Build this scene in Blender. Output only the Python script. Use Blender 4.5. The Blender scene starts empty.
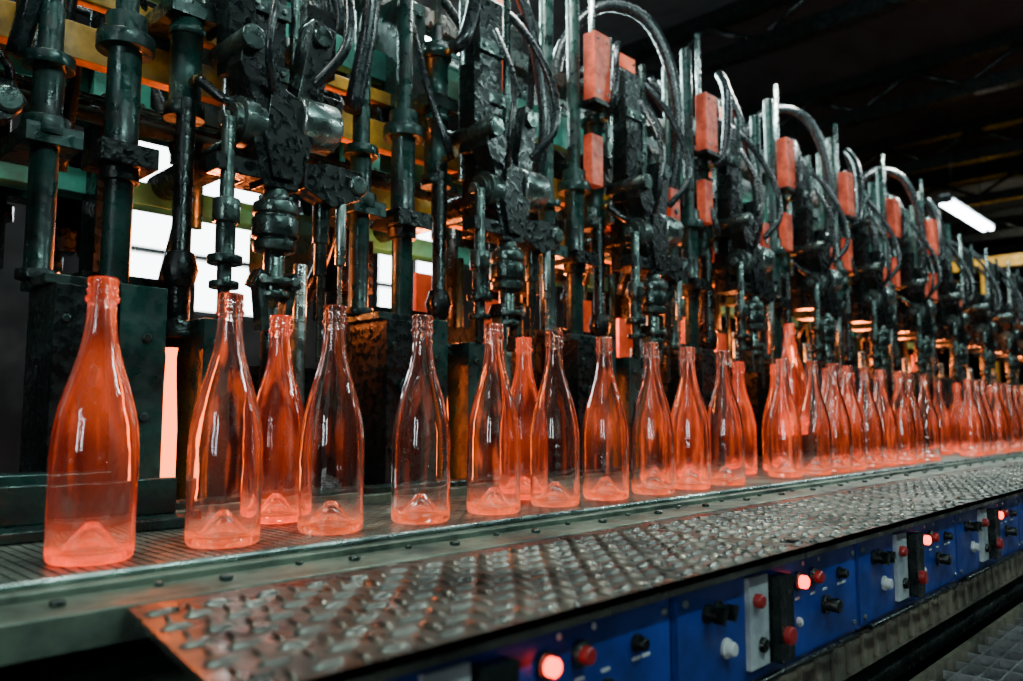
import bpy, bmesh, math, random
from mathutils import Vector, Matrix, Euler
random.seed(7)
ZC=1.15
S=bpy.context.scene
COL=S.collection

# ------------------------------------------------------------ materials
def newmat(n):
    m=bpy.data.materials.new(n); m.use_nodes=True
    nt=m.node_tree; nt.nodes.clear()
    o=nt.nodes.new('ShaderNodeOutputMaterial')
    return m,nt,o
def grime(name,c1,c2,metal=0.0,r1=.3,r2=.6,scale=12,bump=.15,c3=None,detail=6,em=None,es=0):
    m,nt,o=newmat(name)
    p=nt.nodes.new('ShaderNodeBsdfPrincipled')
    tc=nt.nodes.new('ShaderNodeTexCoord')
    nz=nt.nodes.new('ShaderNodeTexNoise'); nz.inputs['Scale'].default_value=scale; nz.inputs['Detail'].default_value=detail
    nz.inputs['Roughness'].default_value=.65
    nt.links.new(tc.outputs['Object'],nz.inputs['Vector'])
    r=nt.nodes.new('ShaderNodeValToRGB')
    r.color_ramp.elements[0].position=.38; r.color_ramp.elements[0].color=(*c1,1)
    r.color_ramp.elements[1].position=.62; r.color_ramp.elements[1].color=(*c2,1)
    if c3:
        e=r.color_ramp.elements.new(.72); e.color=(*c3,1)
    nt.links.new(nz.outputs['Fac'],r.inputs['Fac'])
    nt.links.new(r.outputs['Color'],p.inputs['Base Color'])
    mr=nt.nodes.new('ShaderNodeMapRange'); mr.inputs['From Min'].default_value=.35; mr.inputs['From Max'].default_value=.65
    mr.inputs['To Min'].default_value=r2; mr.inputs['To Max'].default_value=r1
    n2=nt.nodes.new('ShaderNodeTexNoise'); n2.inputs['Scale'].default_value=scale*4; n2.inputs['Detail'].default_value=4
    nt.links.new(tc.outputs['Object'],n2.inputs['Vector'])
    nt.links.new(n2.outputs['Fac'],mr.inputs['Value']); nt.links.new(mr.outputs['Result'],p.inputs['Roughness'])
    p.inputs['Metallic'].default_value=metal
    b=nt.nodes.new('ShaderNodeBump'); b.inputs['Strength'].default_value=bump; b.inputs['Distance'].default_value=.004
    nt.links.new(n2.outputs['Fac'],b.inputs['Height']); nt.links.new(b.outputs['Normal'],p.inputs['Normal'])
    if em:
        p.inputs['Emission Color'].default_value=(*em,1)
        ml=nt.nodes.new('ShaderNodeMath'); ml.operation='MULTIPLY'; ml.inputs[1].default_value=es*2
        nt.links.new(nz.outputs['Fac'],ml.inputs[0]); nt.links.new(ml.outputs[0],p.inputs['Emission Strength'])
    nt.links.new(p.outputs[0],o.inputs['Surface'])
    return m
def emis(name,c,s):
    m,nt,o=newmat(name)
    e=nt.nodes.new('ShaderNodeEmission'); e.inputs[0].default_value=(*c,1); e.inputs[1].default_value=s
    nt.links.new(e.outputs[0],o.inputs['Surface']); return m
def plain(name,c,rough=.4,metal=0,em=None,es=0):
    m,nt,o=newmat(name)
    p=nt.nodes.new('ShaderNodeBsdfPrincipled')
    p.inputs['Base Color'].default_value=(*c,1); p.inputs['Roughness'].default_value=rough; p.inputs['Metallic'].default_value=metal
    if em: p.inputs['Emission Color'].default_value=(*em,1); p.inputs['Emission Strength'].default_value=es
    nt.links.new(p.outputs[0],o.inputs['Surface']); return m
def glass(name,ecol,es,tint=(1,1,1),dens=0.0,base=.3,ztop=.05,body=.1,refl_streak=.3):
    m,nt,o=newmat(name)
    N=nt.nodes.new; Lk=nt.links.new
    def math_(op,a,b):
        n=N('ShaderNodeMath'); n.operation=op
        for k,v in enumerate((a,b)):
            if isinstance(v,(int,float)): n.inputs[k].default_value=v
            else: Lk(v,n.inputs[k])
        return n.outputs[0]
    p=N('ShaderNodeBsdfPrincipled')
    p.inputs['Base Color'].default_value=(*tint,1); p.inputs['Roughness'].default_value=0.0
    p.inputs['IOR'].default_value=1.52; p.inputs['Transmission Weight'].default_value=1
    # residual heat: hottest at the thick foot, patchy on the body; streaks paint in orange reflections
    tc=N('ShaderNodeTexCoord'); sp=N('ShaderNodeSeparateXYZ'); Lk(tc.outputs['Object'],sp.inputs[0])
    mr=N('ShaderNodeMapRange'); mr.inputs['From Min'].default_value=0; mr.inputs['From Max'].default_value=ztop
    mr.inputs['To Min'].default_value=1; mr.inputs['To Max'].default_value=0
    Lk(sp.outputs['Z'],mr.inputs['Value'])
    foot=math_('MULTIPLY',math_('POWER',mr.outputs['Result'],1.3),base)
    oi=N('ShaderNodeObjectInfo'); cx=N('ShaderNodeCombineXYZ'); rr=math_('MULTIPLY',oi.outputs['Random'],37.0)
    for k in range(3): Lk(rr,cx.inputs[k])
    def nzf(sc,a,b):
        mp=N('ShaderNodeMapping'); mp.inputs['Scale'].default_value=sc
        Lk(tc.outputs['Object'],mp.inputs['Vector']); Lk(cx.outputs[0],mp.inputs['Location'])
        nz=N('ShaderNodeTexNoise'); nz.inputs['Scale'].default_value=1.0; nz.inputs['Detail'].default_value=1; Lk(mp.outputs[0],nz.inputs['Vector'])
        m2=N('ShaderNodeMapRange'); m2.interpolation_type='SMOOTHSTEP'; m2.inputs['From Min'].default_value=a; m2.inputs['From Max'].default_value=b; Lk(nz.outputs['Fac'],m2.inputs['Value'])
        return m2.outputs['Result']
    hb=N('ShaderNodeMapRange'); hb.inputs['From Min'].default_value=.06; hb.inputs['From Max'].default_value=.14; hb.inputs['To Min'].default_value=.15; Lk(sp.outputs['Z'],hb.inputs['Value'])
    patch=math_('MULTIPLY',math_('MULTIPLY',nzf((18,18,7),.46,.66),hb.outputs['Result']),body)
    st=math_('MULTIPLY',nzf((60,60,9),.60,.68),refl_streak)
    Lk(math_('ADD',math_('ADD',foot,patch),st),p.inputs['Emission Strength'])
    p.inputs['Emission Color'].default_value=(1,.11,.022,1)
    # slight waviness of moulded glass
    wv=N('ShaderNodeTexNoise'); wv.inputs['Scale'].default_value=28; wv.inputs['Detail'].default_value=1; Lk(tc.outputs['Object'],wv.inputs['Vector'])
    bp=N('ShaderNodeBump'); bp.inputs['Strength'].default_value=.35; bp.inputs['Distance'].default_value=.0035
    Lk(wv.outputs['Fac'],bp.inputs['Height']); Lk(bp.outputs['Normal'],p.inputs['Normal'])
    Lk(p.outputs[0],o.inputs['Surface'])
    e=N('ShaderNodeEmission'); e.inputs[0].default_value=(*ecol,1); e.inputs[1].default_value=es
    a=N('ShaderNodeVolumeAbsorption'); a.inputs[0].default_value=(1,.40,.22,1); a.inputs[1].default_value=dens
    s=N('ShaderNodeAddShader')
    Lk(e.outputs[0],s.inputs[0]); Lk(a.outputs[0],s.inputs[1]); Lk(s.outputs[0],o.inputs['Volume'])
    return m

M={}
M['paint']=grime('machine_dark_green_paint',(.003,.007,.0065),(.012,.052,.043),.3,.16,.55,11,.5,(.005,.009,.009))
M['black']=grime('oily_black_iron',(.0025,.004,.004),(.010,.016,.015),.5,.12,.5,16,.5)
M['teal']=grime('teal_painted_beam',(.015,.10,.08),(.05,.40,.30),.05,.3,.6,5,.3,(.008,.02,.02))
M['yellow']=grime('yellow_painted_beam',(.16,.08,.006),(.85,.40,.015),.0,.35,.6,7,.3,(.16,.08,.012))
M['gantry']=grime('crane_yellow_paint',(.45,.26,.01),(.80,.48,.02),.0,.35,.6,3,.1)
M['steel']=grime('worn_bare_steel',(.10,.14,.13),(.45,.53,.50),.9,.14,.45,12,.35)
M['dsteel']=grime('dark_oiled_steel',(.010,.018,.017),(.085,.12,.108),.85,.13,.5,12,.45)
M['plate']=grime('tread_plate_steel',(.045,.047,.042),(.20,.205,.175),.9,.2,.42,7,.15)
M['belt']=grime('conveyor_chain_steel',(.12,.16,.14),(.42,.50,.42),.85,.28,.5,9,.1)
M['rail']=grime('greenish_rail_steel',(.03,.045,.035),(.19,.24,.18),.5,.28,.55,7,.2,(.12,.11,.06))
M['blue']=grime('blue_control_panel_paint',(.002,.012,.09),(.006,.038,.27),.0,.3,.5,6,.05)
M['grey']=grime('light_grey_plastic',(.20,.22,.24),(.38,.41,.43),.0,.35,.5,20,.05)
M['rubber']=grime('black_rubber',(.003,.005,.006),(.010,.016,.018),.0,.18,.38,20,.1)
M['shield']=grime('heat_shield_painted_glow',(.45,.045,.012),(.9,.15,.05),.1,.35,.6,9,.2,None,6,(1,.09,.025),.32)  # orange paint, with emission standing in for reflected orange light
M['cover']=grime('valve_cover_painted_glow',(.35,.035,.012),(.85,.13,.06),.0,.3,.6,14,.2,(.25,.03,.012),6,(1,.10,.04),.10)  # red paint; weaker emission imitates orange light on the covers
M['brass']=grime('brass_fitting',(.25,.14,.04),(.5,.32,.1),.9,.25,.45,10,.1)
M['beige']=grime('beige_painted_rail',(.05,.045,.035),(.16,.14,.10),.2,.35,.6,8,.2)
M['grate']=grime('galvanised_grating',(.14,.14,.145),(.34,.34,.34),.7,.3,.5,10,.1)
M['wall']=grime('sooty_wall',(.004,.005,.006),(.012,.014,.015),0,.7,.9,1.2,.1)
M['conc']=grime('concrete_floor',(.02,.02,.02),(.05,.05,.05),0,.5,.9,2,.1)
M['roof']=grime('dark_roof_sheeting',(.003,.004,.005),(.007,.009,.010),0,.6,.9,1.2,.1)
M['red']=plain('dark_red_button',(.22,.008,.008),.3)
M['redlit']=plain('lit_red_button',(.8,.05,.02),.3,0,(1,.04,.012),9)
M['white']=plain('white_knob',(.4,.42,.42),.35)
M['hot']=emis('white_hot_glass_gob',(1,.14,.018),7)
M['tube']=emis('fluorescent_tube_light',(.80,.95,1.0),36)
M['win']=emis('frosted_daylight_glass',(.9,.98,1.0),10)
M['win2']=emis('daylight_glass',(.85,.97,1.0),34)
G={}
G['clear']=glass('cooling_clear_glass',(1,.07,.018),.8,(1,.99,.985),0,.30,.034,.012,.05)
G['warm']=glass('warm_orange_glass',(1,.07,.016),2.8,(1,.98,.97),4,.30,.038,.09,.20)
G['hotb']=glass('hot_red_glass',(1,.05,.012),12,(1,.92,.88),18,.22,.05,.14,.16)

# ------------------------------------------------------------ builder
class B:
    def __init__(s,name,mats):
        s.name=name; s.mats=mats; s.bm=bmesh.new()
    def mi(s,m): 
        if m not in s.mats: s.mats.append(m)
        return s.mats.index(m)
    def obox(s,c,size,rot=(0,0,0),m='paint'):
        i=s.mi(m); R=Euler(rot).to_matrix(); c=Vector(c)
        vs=[]
        for dx in(-.5,.5):
            for dy in(-.5,.5):
                for dz in(-.5,.5):
                    vs.append(s.bm.verts.new(c+R@Vector((dx*size[0],dy*size[1],dz*size[2]))))
        for q in((0,1,3,2),(4,6,7,5),(0,4,5,1),(2,3,7,6),(0,2,6,4),(1,5,7,3)):
            f=s.bm.faces.new([vs[k] for k in q]); f.material_index=i
    def box(s,x0,x1,y0,y1,z0,z1,m='paint'):
        s.obox(((x0+x1)/2,(y0+y1)/2,(z0+z1)/2),(abs(x1-x0),abs(y1-y0),abs(z1-z0)),(0,0,0),m)
    def loft(s,rings,m,cap=True,smooth=True):
        i=s.mi(m); R=[]
        for r in rings: R.append([s.bm.verts.new(v) for v in r])
        n=len(R[0])
        for a,b in zip(R[:-1],R[1:]):
            for k in range(n):
                f=s.bm.faces.new((a[k],a[(k+1)%n],b[(k+1)%n],b[k])); f.material_index=i; f.smooth=smooth
        if cap:
            f=s.bm.faces.new(R[0][::-1]); f.material_index=i
            f=s.bm.faces.new(R[-1]); f.material_index=i
    def turned(s,p0,p1,prof,m='dsteel',seg=20):
        p0=Vector(p0); d=(Vector(p1)-p0).normalized()
        up=Vector((0,0,1)) if abs(d.z)<.9 else Vector((1,0,0))
        a=d.cross(up).normalized(); b=d.cross(a)
        rings=[[p0+d*t+(a*math.cos(2*math.pi*k/seg)+b*math.sin(2*math.pi*k/seg))*r for k in range(seg)] for t,r in prof]
        i=s.mi(m)
        R=[[s.bm.verts.new(v) for v in r] for r in rings]
        for j,(A,Bq) in enumerate(zip(R[:-1],R[1:])):
            hard=abs(prof[j+1][0]-prof[j][0])<1e-5
            for k in range(seg):
                f=s.bm.faces.new((A[k],A[(k+1)%seg],Bq[(k+1)%seg],Bq[k])); f.material_index=i; f.smooth=not hard
        f=s.bm.faces.new(R[0][::-1]); f.material_index=i
        f=s.bm.faces.new(R[-1]); f.material_index=i
    def cyl(s,p0,p1,r,m='dsteel',seg=16,r2=None):
        L=(Vector(p1)-Vector(p0)).length
        s.turned(p0,p1,[(0,r),(L,r if r2 is None else r2)],m,seg)
    def vstack(s,x,y,z0,prof,m='dsteel',seg=20):
        s.turned((x,y,z0),(x,y,z0+1),prof,m,seg)
    def tube(s,pts,r,m='rubber',seg=8,sub=8):
        P=[Vector(p) for p in pts]; Q=[]
        if sub>1:
            E=[P[0]*2-P[1]]+P+[P[-1]*2-P[-2]]
            for k in range(1,len(E)-2):
                for j in range(sub):
                    t=j/sub; a,b,c,d=E[k-1],E[k],E[k+1],E[k+2]
                    Q.append(.5*((2*b)+(c-a)*t+(2*a-5*b+4*c-d)*t*t+(3*b-a-3*c+d)*t**3))
            Q.append(P[-1])
        else: Q=P
        rings=[]; prev=None
        for k,q in enumerate(Q):
            d=((Q[min(k+1,len(Q)-1)])-(Q[max(k-1,0)])).normalized()
            if prev is None:
                up=Vector((0,0,1)) if abs(d.z)<.9 else Vector((1,0,0)); a=d.cross(up).normalized()
            else:
                a=(prev-d*prev.dot(d)).normalized()
            prev=a; b=d.cross(a)
            rings.append([q+(a*math.cos(2*math.pi*j/seg)+b*math.sin(2*math.pi*j/seg))*r for j in range(seg)])
        s.loft(rings,m)
    def bolt(s,x,y,z,r=.006,h=.004,m='dsteel',ax='z'):
        d={'z':(0,0,h),'y':(0,-h,0),'x':(-h,0,0)}[ax]
        s.cyl((x,y,z),(x+d[0],y+d[1],z+d[2]),r,m,6)
    def poly(s,pts,thick,axis,m):
        i=s.mi(m); v=Vector(axis)*thick
        a=[s.bm.verts.new(Vector(p)) for p in pts]; b=[s.bm.verts.new(Vector(p)+v) for p in pts]
        n=len(pts)
        fs=[s.bm.faces.new(a[::-1]),s.bm.faces.new(b)]
        for k in range(n): fs.append(s.bm.faces.new((a[k],a[(k+1)%n],b[(k+1)%n],b[k])))
        for f in fs: f.material_index=i
    def mesh(s,zoff=ZC):
        bmesh.ops.recalc_face_normals(s.bm,faces=s.bm.faces)
        if zoff: bmesh.ops.translate(s.bm,verts=s.bm.verts,vec=(0,0,zoff))
        me=bpy.data.meshes.new(s.name); s.bm.to_mesh(me); s.bm.free()
        for m in s.mats: me.materials.append(M[m] if m in M else G[m])
        return me
    def done(s,bevel=.0015,zoff=ZC):
        me=s.mesh(zoff); return place(s.name,me,(0,0,0),bevel)
def place(name,me,loc,bevel=0,rot=0):
    o=bpy.data.objects.new(name,me); COL.objects.link(o); o.location=loc; o.rotation_euler[2]=rot
    if bevel:
        b=o.modifiers.new('bevel','BEVEL'); b.width=bevel; b.segments=2; b.limit_method='ANGLE'; b.angle_limit=math.radians(50); b.harden_normals=False
    return o

# ------------------------------------------------------------ room shell
b=B('floor',[]); b.box(-5,26,-5,8,-1.25,-1.15,'conc'); b.done(0)
b=B('ceiling',[]); b.box(-5,26,-5,8,3.2,3.3,'roof'); b.done(0)
b=B('wall_back',[])
WB,WT=.80,2.25
for (x0,x1,z0,z1) in((-5,26,-1.15,WB),(-5,26,WT,3.2),(-5,1.90,WB,WT),(3.25,4.4,WB,WT),(5.3,26,WB,WT)): b.box(x0,x1,6,6.2,z0,z1,'wall')
b.done(0)
b=B('wall_front',[]); b.box(-5,26,-5.2,-5,-1.15,3.2,'wall'); b.done(0)
b=B('wall_left',[])
for (y0,y1,z0,z1) in((-5,6,-1.15,0),(-5,6,2.4,3.2),(-5,-3.0,0,2.4),(-2.55,-1.5,0,2.4),(-1.1,6,0,2.4)): b.box(-5.2,-5,y0,y1,z0,z1,'wall')
b.done(0)
b=B('wall_right',[]); b.box(26,26.2,-5,8,-1.15,3.2,'wall'); b.done(0)
def win(n,x0,x1,z0,z1,nx):
    b=B(n,[]); b.box(x0,x1,6.05,6.08,z0,z1,'win')
    for i in range(nx+1):
        x=x0+i*(x1-x0)/nx; b.box(x-.02,x+.02,5.98,6.04,z0,z1,'black')
    for z in(z0,z1,z0+(z1-z0)*.3): b.box(x0,x1,5.985,6.04,z-.02,z+.02,'black')
    b.done(0)
win('window_1',1.90,3.25,WB,WT,2); win('window_2',4.4,5.3,WB,WT,2)
for n,y0,y1 in(('window_3',-3.0,-2.55),('window_4',-1.5,-1.1)):
    b=B(n,[]); b.box(-5.1,-5.07,y0,y1,0,2.4,'win2')
    for y in(y0,y1): b.box(-5.06,-5.0,y-.03,y+.03,0,2.4,'black')
    for z in(.02,.8,1.6,2.38): b.box(-5.06,-5.0,y0,y1,z-.025,z+.025,'black')
    b.done(0)

# ------------------------------------------------------------ roof structure
b=B('roof_truss',[])
for X in(5.5,7.5,9.5,11.5,14,17):
    b.box(X-.06,X+.06,-5,6,2.75,2.87,'black'); b.box(X-.06,X+.06,-5,6,3.08,3.18,'black')
    y=-4.5
    while y<5.5:
        b.cyl((X,y,2.85),(X,y+.45,3.1),.025,'black',8); b.cyl((X,y+.45,3.1),(X,y+.9,2.85),.025,'black',8); y+=.9
b.done(0)
b=B('overhead_pipework',[])
for (Y,Z,r) in((2.9,2.0,.04),(3.3,1.9,.05),(4.2,1.7,.09)):
    b.cyl((5.5,Y,Z),(12.8,Y,Z),r,'black',14)
    X=6.5
    while X<12.5:
        b.cyl((X,Y,Z),(X+.05,Y,Z),r*1.3,'black',14); b.cyl((X+.02,Y,Z),(X+.02,Y,2.8),.012,'black',6); X+=2.1
b.done(0)
b=B('crane_gantry',[])
b.box(13.3,13.45,1.6,5.8,2.22,2.34,'gantry'); b.box(13.28,13.47,1.6,5.8,2.34,2.36,'gantry'); b.box(13.28,13.47,1.6,5.8,2.20,2.22,'gantry')
b.box(13.3,13.45,3.0,3.14,-1.15,2.2,'gantry'); b.box(13.3,13.45,5.6,5.72,-1.15,2.2,'gantry')
b.cyl((13.3,2.1,-1.15),(13.3,2.1,2.2),.05,'gantry',12)
b.done(0)

# fluorescent lamps
lamp=B('fluorescent_lamp',[])
L=.75
lamp.poly([(-L,-.07,.03),(-L,.07,.03),(-L,.035,.08),(-L,-.035,.08)],2*L,(1,0,0),'grey')
for dy in(-.035,.035): lamp.cyl((-L+.03,dy,.005),(L-.03,dy,.005),.022,'tube',10)
for sx in(-1,1):
    lamp.box(sx*L-.02,sx*L+.02,-.06,.06,-.005,.06,'black'); lamp.cyl((sx*.5,0,.07),(sx*.5,0,.95),.006,'black',6)
lme=lamp.mesh(0)
for (x,y,z) in((8.75,2.15,3.13),(1.2,-1.3,3.3),(4.0,-1.3,3.3),(7.2,-1.3,3.3),(-1.6,.2,3.3),(1.8,1.0,3.35),(5.0,.6,3.4),(2.6,3.4,3.3)):
    place('fluorescent_lamp',lme,(x,y,z))

# ------------------------------------------------------------ conveyor
b=B('conveyor_belt',[])
nl=15; w=.345/nl
for r in range(2):
    for k in range(nl+ (r%2)):
        y=.812+k*w-(w/2 if r else 0)
        y0=max(y+.0012,.812); y1=min(y+w-.0012,1.157)
        if y1-y0<.003: continue
        x=r*.0127
        b.box(x+.0015,x+.0112,y0,y1,-.156,-.150,'belt')
o=b.done(0); o.location.x=-.6
a=o.modifiers.new('array','ARRAY'); a.use_relative_offset=False; a.use_constant_offset=True; a.constant_offset_displace=(.0254,0,0); a.count=400
b=B('conveyor_frame',[])
X0,X1=-.6,9.6
b.box(X0,X1,.80,1.17,-.20,-.158,'black')
b.box(X0,X1,.765,.806,-.19,-.146,'rail')
b.box(X0,X1,.700,.765,-.165,-.153,'rail')
b.box(X0,X1,.676,.700,-.178,-.149,'rail')
b.cyl((X0,.786,-.143),(X1,.786,-.143),.004,'steel',8)
x=-.5
while x<9: 
    b.bolt(x,.732,-.153,.007,.005); b.bolt(x+.09,.752,-.153,.0045,.004); x+=.145
b.box(X0,X1,1.162,1.185,-.19,-.135,'rail')
b.box(X0,X1,.70,1.15,-.30,-.20,'black')
b.box(X0,.45,.66,.70,-.30,-.215,'rail')
b.box(X0,.45,.60,.66,-.262,-.25,'dsteel')
b.box(X0,.3,.50,.60,-.36,-.29,'paint')
b.box(X0,X1,.62,.66,-.42,-.30,'black')
for i in range(6): b.box(X0+1.9*i+.1,X0+1.9*i+.22,.66,1.1,-1.15,-.30,'paint')
b.done(.0015)

def tread(x0,x1,first=False):
    b=B('tread_plate',[])
    y0,y1=.412,.672; zt=-.150
    b.box(x0,x1,y0,y1,zt-.006,zt,'plate')
    b.box(x0,x1,y0,y0+.004,zt-.012,zt,'plate')
    i=b.mi('plate'); p=.0255; h=.003
    nx=int((x1-x0-.012)/p); ny=int((y1-y0-.010)/p)
    for ix in range(nx):
        for iy in range(ny):
            cx=x0+.018+ix*p; cy=y0+.018+iy*p
            ang=math.radians(90 if (ix+iy)%2 else 0)
            ca,sa=math.cos(ang),math.sin(ang); l,wd=.0145,.0026
            base=[(l,0),(l*.5,wd*.8),(0,wd),(-l*.5,wd*.8),(-l,0),(-l*.5,-wd*.8),(0,-wd),(l*.5,-wd*.8)]
            V=[b.bm.verts.new((cx+u*ca-v*sa,cy+u*sa+v*ca,zt)) for u,v in base]
            T=[b.bm.verts.new((cx+(u*.65)*ca-(v*.3)*sa,cy+(u*.65)*sa+(v*.3)*ca,zt+h)) for u,v in base]
            for k in range(8):
                f=b.bm.faces.new((V[k],V[(k+1)%8],T[(k+1)%8],T[k])); f.material_index=i; f.smooth=True
            f=b.bm.faces.new(T); f.material_index=i; f.smooth=True
    for xx in(x0+.03,x1-.03):
        for yy in(y0+.03,y1-.03): b.cyl((xx,yy,zt),(xx,yy,zt+.003),.008,'dsteel',14)
    if first:
        for v in b.bm.verts: v.co.x+=.045*((v.co.y-y0)/.26)*max(0,1-(v.co.x-x0)/.4)
    me=b.mesh(); return place('tread_plate',me,(0,0,0))
xs=[.212,.92,1.62,2.52,3.42,4.32,5.22,6.6,8.0]
for u,v in zip(xs[:-1],xs[1:]): tread(u,v-.004,u<.3)

# ------------------------------------------------------------ control panels
W=.45
def panel(xa):
    b=B('control_panel',[])
    b.box(xa,W-.006,.436,.60,-.285,-.157,'blue')
    b.box(xa+.004,W-.010,.432,.436,-.279,-.166,'blue')
    def button(x,z,r,m,d=.010):
        b.turned((x,.432,z),(x,.3,z),[(0,r*1.35),(.004,r*1.35),(.004,r),(d,r),(d+.002,r*.8)],m,18)
    def ringed(x,z,r,m,d=.012):
        b.turned((x,.432,z),(x,.3,z),[(0,r*1.45),(.005,r*1.45),(.005,r*1.1),(.006,r*1.1)],'dsteel',18)
        b.turned((x,.428,z),(x,.3,z),[(0,r),(d,r),(d+.002,r*.75)],m,18)
    b.box(.135,.178,.426,.432,-.268,-.172,'grey'); b.box(.183,.215,.414,.432,-.268,-.176,'black')
    ringed(.150,-.197,.0075,'red',.009); ringed(.197,-.240,.010,'red',.020); button(.160,-.245,.008,'black'); button(.197,-.197,.007,'black')
    ringed(.262,-.193,.0075,'redlit',.008); ringed(.305,-.193,.0075,'red',.008)
    if xa<.01:
        for x in(.057,.078): 
            b.turned((x,.432,-.196),(x,.3,-.196),[(0,.010),(.003,.010),(.003,.007),(.014,.007)],'black',16); b.obox((x,.416,-.196),(.005,.012,.016),(0,.5,0),'black')
        button(.092,-.236,.0075,'white',.010)
    b.turned((.340,.432,-.232),(.340,.3,-.232),[(0,.012),(.004,.012),(.004,.008),(.018,.009),(.020,.007)],'black',16)
    button(.262,-.240,.004,'white',.004); button(.385,-.2,.006,'black')
    for x in(.262,.305,.340,.385,.40): b.box(x-.006,x+.006,.431,.432,-.215,-.212,'white')
    for x in(.28,.325): b.turned((x,.432,-.175),(x,.3,-.175),[(0,.003),(.001,.003)],'white',10)
    for x in(xa+.016,W-.022):
        for z in(-.180,-.270): b.bolt(x,.432,z,.004,.003,'steel','y')
    b.cyl((xa+.02,.425,-.283),(.42,.425,-.283),.004,'black',8)
    return b.mesh()
place('control_panel',panel(.10),(.222,0,0),.0012)
cme=panel(0)
for i in range(1,14): place('control_panel',cme,(.222+i*W,0,0),.0012)

b=B('machine_support_rail',[])
b.box(.36,9,.47,.60,-.33,-.287,'black')
b.box(.36,9,.452,.47,-.345,-.30,'beige')
b.box(.36,9,.452,.56,-.352,-.345,'beige')
x=.37
while x<8.9: b.box(x,x+.01,.446,.452,-.343,-.302,'beige'); x+=.05
b.box(.2,9,.53,.60,-.46,-.352,'black')
b.cyl((.2,.50,-.40),(9,.50,-.40),.02,'dsteel',12)
b.done(.001)
b=B('catwalk_grating',[])
gx0,gx1,gy0,gy1,gz=-.4,8.0,-.45,.44,-.42
y=gy0
while y<=gy1+1e-6: b.box(gx0,gx1,y-.002,y+.002,gz-.03,gz,'grate'); y+=.030
x=gx0
while x<=gx1: b.box(x-.003,x+.003,gy0,gy1,gz-.012,gz+.001,'grate'); x+=.07
b.box(gx0,gx1,gy1,gy1+.008,gz-.06,gz+.015,'beige'); b.box(gx0,gx1,gy0-.012,gy0,gz-.06,gz+.03,'grate')
for i in range(7): 
    b.box(gx0+i*1.3,gx0+i*1.3+.06,gy0,gy1,gz-.1,gz-.03,'black')
    for yy in(gy0,gy1-.06): b.box(gx0+i*1.3,gx0+i*1.3+.06,yy,yy+.06,-1.15,gz-.1,'black')
b.done(0)

# ------------------------------------------------------------ bottles
def bottle_mesh(name,mat):
    k9=.905
    outer=[(0,.030),(.006,.0285),(.014,.020),(.024,.009),(.032,.003),(.038,.0003),(.0425,.001),(.0455,.004),(.0468,.010),(.0470,.04),(.0472,.08),(.0472,.106),
      (.0468,.119),(.0457,.132),(.0437,.145),(.0408,.159),(.0370,.173),(.0326,.187),(.0280,.201),(.0237,.215),(.0201,.229),(.0177,.243),(.0164,.257),(.0158,.268),(.0157,.2725),
      (.0180,.2740),(.0187,.2765),(.0180,.2795),(.0160,.281),(.0158,.2835),(.0172,.2850),(.0172,.2875),(.0159,.289),(.0159,.291),(.0169,.2925),(.0171,.297),(.0162,.2995),(.0137,.3003)]
    inner=[(.0112,.298),(.0106,.290),(.0108,.270),(.0116,.256),(.0134,.241),(.0160,.227),(.0197,.213),(.0241,.199),(.0287,.185),(.0331,.171),(.0369,.157),(.0398,.143),(.0418,.130),(.0431,.116),(.0434,.10),(.0434,.05),
      (.0430,.020),(.0415,.014),(.038,.011),(.033,.0125),(.025,.019),(.015,.031),(.007,.039),(0,.041)]
    prof=[(r*k9,z) for r,z in outer+inner]; seg=48
    bm=bmesh.new(); rings=[]
    for r,z in prof:
        if r==0: rings.append([bm.verts.new((0,0,z))])
        else: rings.append([bm.verts.new((r*math.cos(2*math.pi*k/seg),r*math.sin(2*math.pi*k/seg),z)) for k in range(seg)])
    for A,C in zip(rings[:-1],rings[1:]):
        for k in range(seg):
            k2=(k+1)%seg
            if len(A)==1: f=bm.faces.new((A[0],C[k2],C[k]))
            elif len(C)==1: f=bm.faces.new((A[k],A[k2],C[0]))
            else: f=bm.faces.new((A[k],A[k2],C[k2],C[k]))
            f.smooth=True
    bmesh.ops.recalc_face_normals(bm,faces=bm.faces)
    me=bpy.data.meshes.new(name); bm.to_mesh(me); bm.free(); me.materials.append(G[mat]); return me
BM={k:bottle_mesh('glass_bottle_'+k,k) for k in G}
def bottle(x,y,k='clear',z=-.1498):
    place('glass_bottle',BM[k],(x,y,ZC+z),0,random.random()*6)
YB=.915
for i in range(10): 
    kk=['hotb','warm','clear','clear','warm','clear','warm','clear','warm','clear'][i]
    bottle(.309+.148*i,YB+random.uniform(-.006,.006),kk)
X=1.96
while X<3.15: bottle(X,YB+random.uniform(-.012,.012),random.choice(['warm','clear','warm'])); X+=.135
X=3.55
while X<8.6: bottle(X,YB+random.uniform(-.015,.015),random.choice(['warm','clear','clear'])); X+=.135
for x,y in((.610,1.065),(1.10,1.03),(1.66,1.02),(1.98,1.06),(2.16,1.04),(2.72,1.05),(3.3,1.05),(3.9,1.04),(4.5,1.05),(5.1,1.05),(5.8,1.04)):
    bottle(x,y,'hotb')
for x,y in((1.50,1.01),(2.42,1.0),(2.55,1.03),(2.9,1.02),(3.6,1.03),(4.1,1.03),(4.3,1.0),(4.8,1.02),(5.4,1.02)): bottle(x,y,'warm')
bottle(2.30,1.06,'hotb',-.02)
bottle(2.44,1.13,'hotb',-.05)

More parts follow.
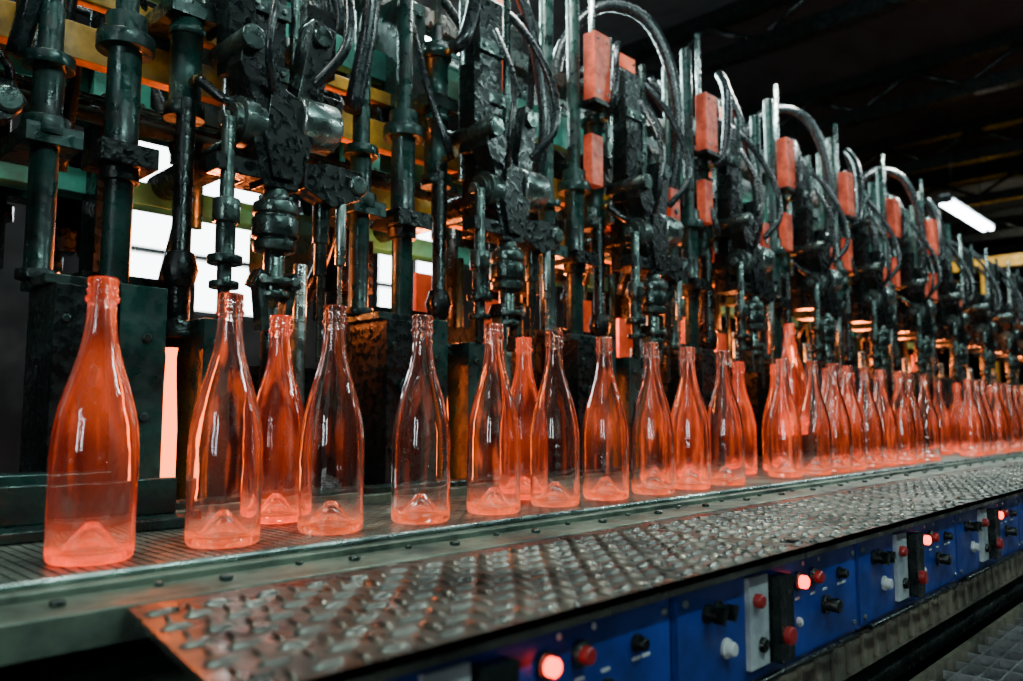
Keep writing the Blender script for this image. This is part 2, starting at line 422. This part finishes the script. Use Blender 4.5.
# ------------------------------------------------------------ machine bed
b=B('machine_bed',[])
b.box(-.6,9.4,1.20,2.1,-1.15,-.14,'black')
b.box(-.6,9.4,1.19,1.24,-.16,-.125,'paint')
b.box(-.1,.44,1.20,1.26,-.125,-.075,'paint'); b.box(-.1,.50,1.09,1.155,-.149,-.135,'paint'); b.box(-.1,.50,1.145,1.16,-.135,-.085,'paint')
b.done(.002)

PITCH=.58; SX=.70
mb=B('mould_block',[])
mb.box(-.255,-.185,1.24,1.40,-.14,.20,'paint'); mb.box(-.125,-.075,1.24,1.40,-.14,.16,'paint')
mb.box(-.26,-.07,1.40,1.50,-.14,.24,'black')
mb.box(.235,.320,1.235,1.36,-.14,.19,'black'); mb.box(.225,.33,1.25,1.37,.19,.205,'dsteel')
mb.cyl((.278,1.236,.06),(.278,1.225,.06),.018,'dsteel'); 
for z in(-.06,.14):
    for x in(.25,.305): mb.bolt(x,1.235,z,.007,.006,'dsteel','y')
for z in(0,.12): mb.bolt(-.215,1.24,z,.008,.006,'dsteel','y'); mb.bolt(-.105,1.24,z,.007,.006,'dsteel','y')
mb.box(-.05,.20,1.42,1.52,-.14,.10,'black')
mb.cyl((.05,1.34,-.14),(.05,1.34,.20),.02,'dsteel'); mb.cyl((.13,1.38,-.14),(.13,1.38,.3),.014,'steel')
mbm=mb.mesh()
hp=B('hot_glass_parison',[])
hp.turned((-.155,1.29,-.138),(-.155,1.29,1),[(0,.008),(.02,.013),(.12,.013),(.20,.009),(.235,.008),(.25,.010)],'hot',16)
hpm=hp.mesh()

tk=B('takeout_mechanism',[])
y=1.25
for sx in(-1,1):
    tk.obox((sx*.024,y,.185),(.014,.03,.075),(0,sx*.12,0),'dsteel'); tk.obox((sx*.030,y,.235),(.022,.036,.03),(0,-sx*.4,0),'black')
    tk.cyl((sx*.03,y-.022,.235),(sx*.03,y+.022,.235),.008,'steel',12)
tk.vstack(0,y,.205,[(0,.030),(.010,.030),(.010,.020),(.022,.020),(.022,.034),(.034,.034),(.034,.018),(.09,.018)],'dsteel',24)
pr=[(0,.024),(.004,.036),(.02,.038),(.022,.032),(.026,.032),(.028,.040),(.060,.040),(.062,.035),(.067,.035),(.069,.039),(.088,.038),(.092,.030),(.105,.022),(.13,.020)]
tk.vstack(0,y,.283,pr,'dsteel',28)
for k in range(6): 
    a=k*math.pi/3; tk.bolt(.028*math.cos(a),y+.028*math.sin(a),.374,.005,.008)
tk.poly([(-.035,y-.022,.395),(.03,y-.022,.395),(.045,y-.022,.44),(.06,y-.022,.50),(.045,y-.022,.555),(.0,y-.022,.575),(-.045,y-.022,.66),(-.075,y-.022,.655),(-.085,y-.022,.60),(-.06,y-.022,.54),(-.055,y-.022,.46)],.05,(0,1,0),'black')
tk.poly([(-.022,y-.030,.41),(.018,y-.030,.41),(.03,y-.030,.47),(.015,y-.030,.54),(-.03,y-.030,.56),(-.04,y-.030,.48)],.01,(0,1,0),'black')
tk.turned((-.085,y+.01,.505),(1,y+.01,.505),[(0,.030),(.012,.030),(.012,.043),(.05,.043),(.05,.032),(.10,.032)],'dsteel',28)
tk.turned((.035,y+.01,.535),(1,y+.01,.535),[(0,.040),(.006,.046),(.075,.046),(.082,.040)],'steel',28)
tk.cyl((-.088,y+.01,.505),(-.10,y+.01,.505),.014,'steel',6)
tk.obox((.08,y+.035,.64),(.05,.05,.20),(0,.18,0),'black')
tk.obox((-.065,y+.04,.70),(.05,.05,.20),(.1,-.1,0),'black')
tk.cyl((-.07,y-.04,.64),(-.07,y+.09,.64),.022,'dsteel',20)
tk.cyl((.09,y+.0,.71),(.09,y+.09,.71),.02,'dsteel',20)
tk.box(-.03,.045,y+.06,y+.12,.42,1.0,'black')
for z in(.62,.74,.86): tk.box(-.036,.051,y+.052,y+.06,z,z+.03,'dsteel'); tk.bolt(-.02,y+.052,z+.015,.006,.006,'steel','y'); tk.bolt(.035,y+.052,z+.015,.006,.006,'steel','y')
tk.cyl((.07,y+.07,.60),(.07,y+.07,1.05),.010,'dsteel',12); tk.cyl((-.05,y+.10,.55),(-.05,y+.10,1.1),.008,'steel',12)
tk.cyl((0,y+.02,.50),(0,y+.50,.50),.032,'black',20)
tk.vstack(-.095,y-.01,.16,[(0,.010),(.05,.010),(.05,.024),(.062,.024),(.062,.012),(.09,.012),(.09,.028),(.105,.028),(.105,.016),(.16,.016),(.16,.022),(.20,.022),(.20,.012),(.34,.012)],'dsteel',18)
tk.box(-.12,-.02,y-.02,y+.02,.405,.435,'black')
tk.vstack(.105,y+.02,.10,[(0,.005),(.16,.005),(.16,.012),(.22,.012),(.22,.016),(.36,.016)],'dsteel',14)
tk.vstack(.135,y+.0,.12,[(0,.004),(.16,.004),(.16,.010),(.3,.010)],'steel',14)
tk.obox((.12,y+.02,.43),(.09,.05,.04),(0,.15,0),'black')
tk.poly([(.05,y-.01,.41),(.11,y-.01,.385),(.17,y-.01,.41),(.19,y-.01,.44),(.17,y-.01,.465),(.10,y-.01,.465),(.05,y-.01,.455)],.04,(0,1,0),'black')
tk.turned((.165,y-.016,.437),(.165,y+1,.437),[(0,.016),(.006,.021),(.046,.021),(.052,.016)],'dsteel',20)
tk.tube([(-.03,y-.03,.56),(-.06,y-.07,.62),(-.04,y-.06,.75),(-.02,y+.02,.9)],.007,'rubber')
tk.tube([(.06,y-.02,.60),(.10,y-.06,.68),(.11,y-.03,.82),(.08,y+.06,.98),(.05,y+.2,1.1)],.010,'rubber')
tkm=tk.mesh()

def pneu(var):
    pc=B('pneumatic_cylinder',[])
    y=1.36
    pc.vstack(-.12,y,.40,[(0,.010),(.12,.010),(.12,.034),(.145,.034),(.145,.027),(.27,.027),(.27,.031),(.285,.031),(.285,.027),(.42,.027),(.42,.034),(.455,.034),(.455,.014),(.50,.014),(.50,.007),(.90,.007)],'paint',20)
    pc.vstack(-.12,y,.90,[(0,.0085),(.38,.0085)],'steel',10)
    pc.vstack(.08,y+.04,.52,[(0,.022),(.02,.022),(.02,.016),(.34,.016),(.34,.022),(.37,.022),(.37,.005),(.62,.005)] if var else [(0,.026),(.02,.026),(.02,.020),(.20,.020),(.20,.026),(.23,.026),(.23,.006),(.45,.006)],'dsteel',16)
    pc.box(-.16,-.08,y-.03,y+.15,.70,.73,'dsteel')
    pc.box(.05,.11,y,y+.14,.60,.66,'paint')
    for z in(.58,.83): pc.cyl((-.12,y-.03,z),(-.12,y-.05,z),.008,'brass',8)
    if var:
        pc.tube([(-.12,y-.05,.83),(-.10,y-.08,.87),(-.02,y-.05,1.10),(.06,y+.02,1.22),(.14,y+.04,1.20),(.20,y,1.02),(.22,y-.03,.75),(.20,y,.55)],.016,'rubber',10)
        pc.tube([(-.12,y-.05,.58),(-.16,y-.08,.60),(-.19,y-.04,.75),(-.18,y+.05,1.0),(-.12,y+.15,1.18)],.009,'rubber',8)
        pc.tube([(.10,y+.04,.89),(.15,y+.02,1.02),(.25,y+.05,1.05),(.31,y+.1,.9),(.3,y+.15,.6)],.011,'rubber',8)
    else:
        pc.tube([(-.02,y+.24,.95),(-.02,y+.2,1.15),(.04,y+.1,1.27),(.14,y,1.24),(.21,y-.05,1.08),(.23,y-.06,.85),(.21,y-.03,.62)],.019,'rubber',10)
        pc.tube([(-.12,y-.05,.83),(-.14,y-.09,.88),(-.10,y-.07,1.02),(0,y,1.10),(.08,y+.1,1.06)],.010,'rubber',8)
        pc.tube([(-.12,y-.05,.58),(-.08,y-.09,.54),(-.03,y-.05,.60),(.0,y+.06,.72)],.009,'rubber',8)
        pc.box(.13,.20,y+.02,y+.09,.70,.84,'black'); pc.cyl((.165,y+.01,.77),(.165,y+.02,.77),.02,'dsteel')
    return pc.mesh()
pcA,pcB=pneu(1),pneu(0)

cm=B('guide_shaft',[])
y=1.34
cm.vstack(-.23,y,.20,[(0,.022),(.18,.022),(.18,.030),(.21,.030),(.21,.040),(.235,.040),(.235,.026),(.40,.026),(.40,.045),(.425,.045),(.425,.032),(.46,.032),(.46,.018),(1.0,.018)],'paint',24)
cm.box(-.275,-.185,y-.045,y+.045,.40,.435,'black')
cm.vstack(-.125,y,.13,[(0,.050),(.012,.050),(.012,.044),(.03,.044),(.03,.018),(.09,.018),(.09,.022),(.12,.030),(.15,.022),(.15,.016),(.42,.016)],'black',22)
cm.vstack(.24,y,.205,[(0,.030),(.015,.030),(.015,.020),(.22,.020),(.22,.034),(.25,.034),(.25,.022),(.33,.022),(.33,.036),(.35,.036),(.35,.018),(.9,.018)],'paint',22)
cm.box(.205,.285,y-.03,y+.12,.41,.44,'paint')
cmm=cm.mesh()

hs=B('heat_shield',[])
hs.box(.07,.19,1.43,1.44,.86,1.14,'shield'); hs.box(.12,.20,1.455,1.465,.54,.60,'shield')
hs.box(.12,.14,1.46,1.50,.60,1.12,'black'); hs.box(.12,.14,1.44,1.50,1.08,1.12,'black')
hs.box(.10,.17,1.44,1.45,.14,.30,'shield'); hs.box(.10,.17,1.45,1.49,.10,.14,'black')  # low plates added for the orange reflections inside the machine
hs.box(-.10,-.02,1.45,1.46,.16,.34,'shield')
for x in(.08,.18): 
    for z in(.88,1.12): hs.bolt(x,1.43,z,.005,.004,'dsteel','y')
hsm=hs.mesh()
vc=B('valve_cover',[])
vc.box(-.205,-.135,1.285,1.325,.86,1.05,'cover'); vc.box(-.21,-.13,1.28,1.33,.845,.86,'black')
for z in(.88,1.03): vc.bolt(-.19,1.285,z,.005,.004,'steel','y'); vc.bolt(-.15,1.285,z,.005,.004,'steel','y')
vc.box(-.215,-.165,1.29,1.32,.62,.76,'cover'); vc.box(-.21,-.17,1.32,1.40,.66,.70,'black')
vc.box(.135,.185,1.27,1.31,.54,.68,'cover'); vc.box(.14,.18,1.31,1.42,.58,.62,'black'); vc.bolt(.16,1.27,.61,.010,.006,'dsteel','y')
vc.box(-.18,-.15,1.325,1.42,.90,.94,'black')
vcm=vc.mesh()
for k in range(-1,15):
    dx=SX+PITCH*k
    place('takeout_mechanism',tkm,(dx,0,0),.0018)
    place('mould_block',mbm,(dx,0,0),.002)
    place('hot_glass_parison',hpm,(dx,0,0))
    if k<8:
        place('pneumatic_cylinder',pcA if k%2 else pcB,(dx,0,0))
        place('guide_shaft',cmm,(dx,0,0),.0015)
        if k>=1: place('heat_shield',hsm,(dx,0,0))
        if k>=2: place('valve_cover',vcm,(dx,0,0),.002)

# ------------------------------------------------------------ frame
b=B('machine_frame',[])
XE=5.6
b.box(-.6,XE,1.74,1.82,.62,.73,'teal'); b.box(-.6,XE,1.70,1.74,.60,.62,'teal'); b.box(-.6,XE,1.70,1.74,.73,.75,'teal')
b.box(-.6,XE,1.72,1.78,.45,.50,'teal')
b.box(-.6,XE,1.47,1.50,.62,.685,'yellow')
b.box(1.0,XE,1.47,1.50,.48,.525,'yellow')
b.box(-.6,XE,1.50,1.53,.80,.87,'teal'); b.box(-.6,1.2,1.48,1.51,.735,.765,'yellow')
b.box(-.6,XE,1.62,1.70,.89,.97,'teal')
b.box(-.6,XE,1.55,1.60,1.02,1.07,'black')
b.box(-.6,XE,1.9,2.0,1.05,1.2,'paint')
for k in range(-1,9):
    x=SX+PITCH*k+.42
    b.box(x,x+.07,1.66,1.74,-.14,1.25,'black')
    b.box(x-.02,x+.09,1.64,1.66,.60,.76,'teal')
    for z in(.63,.73):
        for q in(0,.07): b.bolt(x+q,1.64,z,.008,.006,'dsteel','y')
    b.box(x+.2,x+.26,1.60,1.95,.75,.82,'black')
    b.box(x-.20,x-.15,1.455,1.47,.61,.695,'black')
b.done(.002)

rnd=random.Random(3)
b=B('machine_pipework',[])
for k in range(75):
    x=rnd.uniform(-.3,5.6); y=rnd.uniform(1.60,1.98); r=rnd.choice([.006,.009,.013,.02])
    z0=rnd.uniform(-.1,.5); z1=z0+rnd.uniform(.3,.9)
    m=rnd.choice(['black','black','dsteel','paint','rubber'])
    b.cyl((x,y,z0),(x,y,min(z1,1.3)),r,m,10)
    b.cyl((x,y,z0+.1),(x,y,z0+.13),r*1.7,m,8)
    if rnd.random()<.6:
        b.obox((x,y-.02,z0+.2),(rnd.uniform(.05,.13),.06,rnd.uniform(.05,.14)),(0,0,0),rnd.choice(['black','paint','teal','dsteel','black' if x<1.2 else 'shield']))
for k in range(8):
    y=rnd.uniform(1.6,1.95); z=rnd.uniform(.55,1.2); r=rnd.choice([.01,.015,.022])
    b.cyl((-.6,y,z),(5.6,y,z),r,rnd.choice(['black','paint','dsteel']),10)
for k in range(40):
    x=rnd.uniform(-.2,5.4); y=rnd.uniform(1.45,1.7); z=rnd.uniform(.7,1.3)
    b.tube([(x,y,z),(x+.05,y-.05,z-.12),(x+rnd.uniform(.05,.2),y-.08,z-.3),(x+rnd.uniform(.05,.25),y,z-.5)],rnd.choice([.008,.012,.016]),'rubber',8,6)
b.done(0)
b=B('overhead_machine_head',[])
for (x0,x1,z0,z1,yy,m) in((.60,.68,.74,1.0,1.42,'black'),(1.12,1.20,.70,1.0,1.45,'paint'),(-.1,.1,.3,.6,1.45,'black')):
    b.box(x0,x1,yy,yy+.1,z0,z1,m)
    for x in(x0+.02,x1-.02):
        for z in(z0+.03,z1-.03): b.bolt(x,yy,z,.008,.007,'dsteel','y')
b.done(.002)

# ------------------------------------------------------------ lights
def light(n,t,loc,e,c,rot=(0,0,0),**kw):
    l=bpy.data.lights.new(n,t); l.energy=e; l.color=c
    for k,v in kw.items(): setattr(l,k,v)
    o=bpy.data.objects.new(n,l); COL.objects.link(o); o.location=(loc[0],loc[1],loc[2]+ZC); o.rotation_euler=rot; return o
for k in range(0,14,1):
    light('furnace_glow_light','POINT',(SX+PITCH*k+.02,1.56,.30),11,(1,.20,.04),shadow_soft_size=.05)
light('added_area_light','AREA',(0.4,-1.2,2.1),42,(.62,1,.92),(math.radians(50),0,0),shape='RECTANGLE',size=1.2,size_y=.08)  # added front light, tilted at the machine to brighten it
light('added_area_light','AREA',(4.0,-1.2,2.1),42,(.66,1,.93),(math.radians(50),0,0),shape='RECTANGLE',size=1.2,size_y=.08)  # second added front light, further along the line
light('added_area_light','AREA',(2.2,3.0,2.1),210,(.68,1,.96),(math.radians(-45),0,0),shape='RECTANGLE',size=4.0,size_y=.25)  # added rim light from behind, for contrast on the machine
light('added_area_light','AREA',(6.5,1.5,2.2),60,(.75,1,1),shape='RECTANGLE',size=4.0,size_y=.25)  # added light over the right-hand part of the line
light('added_area_light','AREA',(11.8,2.6,2.6),50,(1,.92,.7),(0,math.radians(-60),0),shape='RECTANGLE',size=.5,size_y=.5)  # added light to brighten the crane gantry
for x in(.25,1.5,2.9,4.3): light('added_frame_light','AREA',(x,1.36,1.34),12,(.95,1,.9),(math.radians(20),0,0),shape='RECTANGLE',size=.5,size_y=.05)  # added out-of-view lights that bring out the teal and yellow beams
w=bpy.data.worlds.new('world'); S.world=w; w.use_nodes=True
w.node_tree.nodes['Background'].inputs[0].default_value=(.4,.55,.6,1); w.node_tree.nodes['Background'].inputs[1].default_value=.008

# ------------------------------------------------------------ camera
cd=bpy.data.cameras.new('camera'); cam=bpy.data.objects.new('camera',cd); COL.objects.link(cam)
cd.lens=28.15; cd.sensor_width=36; cd.clip_start=.02
yaw=math.radians(44); p=math.atan(77/800)
F=Vector((math.cos(yaw)*math.cos(p),math.sin(yaw)*math.cos(p),math.sin(p))); R=Vector((math.sin(yaw),-math.cos(yaw),0)); U=R.cross(F)
mt=Matrix((R,U,-F)).transposed().to_4x4(); mt.translation=Vector((0,0,ZC)); cam.matrix_world=mt
cd.dof.use_dof=True; cd.dof.focus_distance=1.25; cd.dof.aperture_fstop=4.0
S.camera=cam
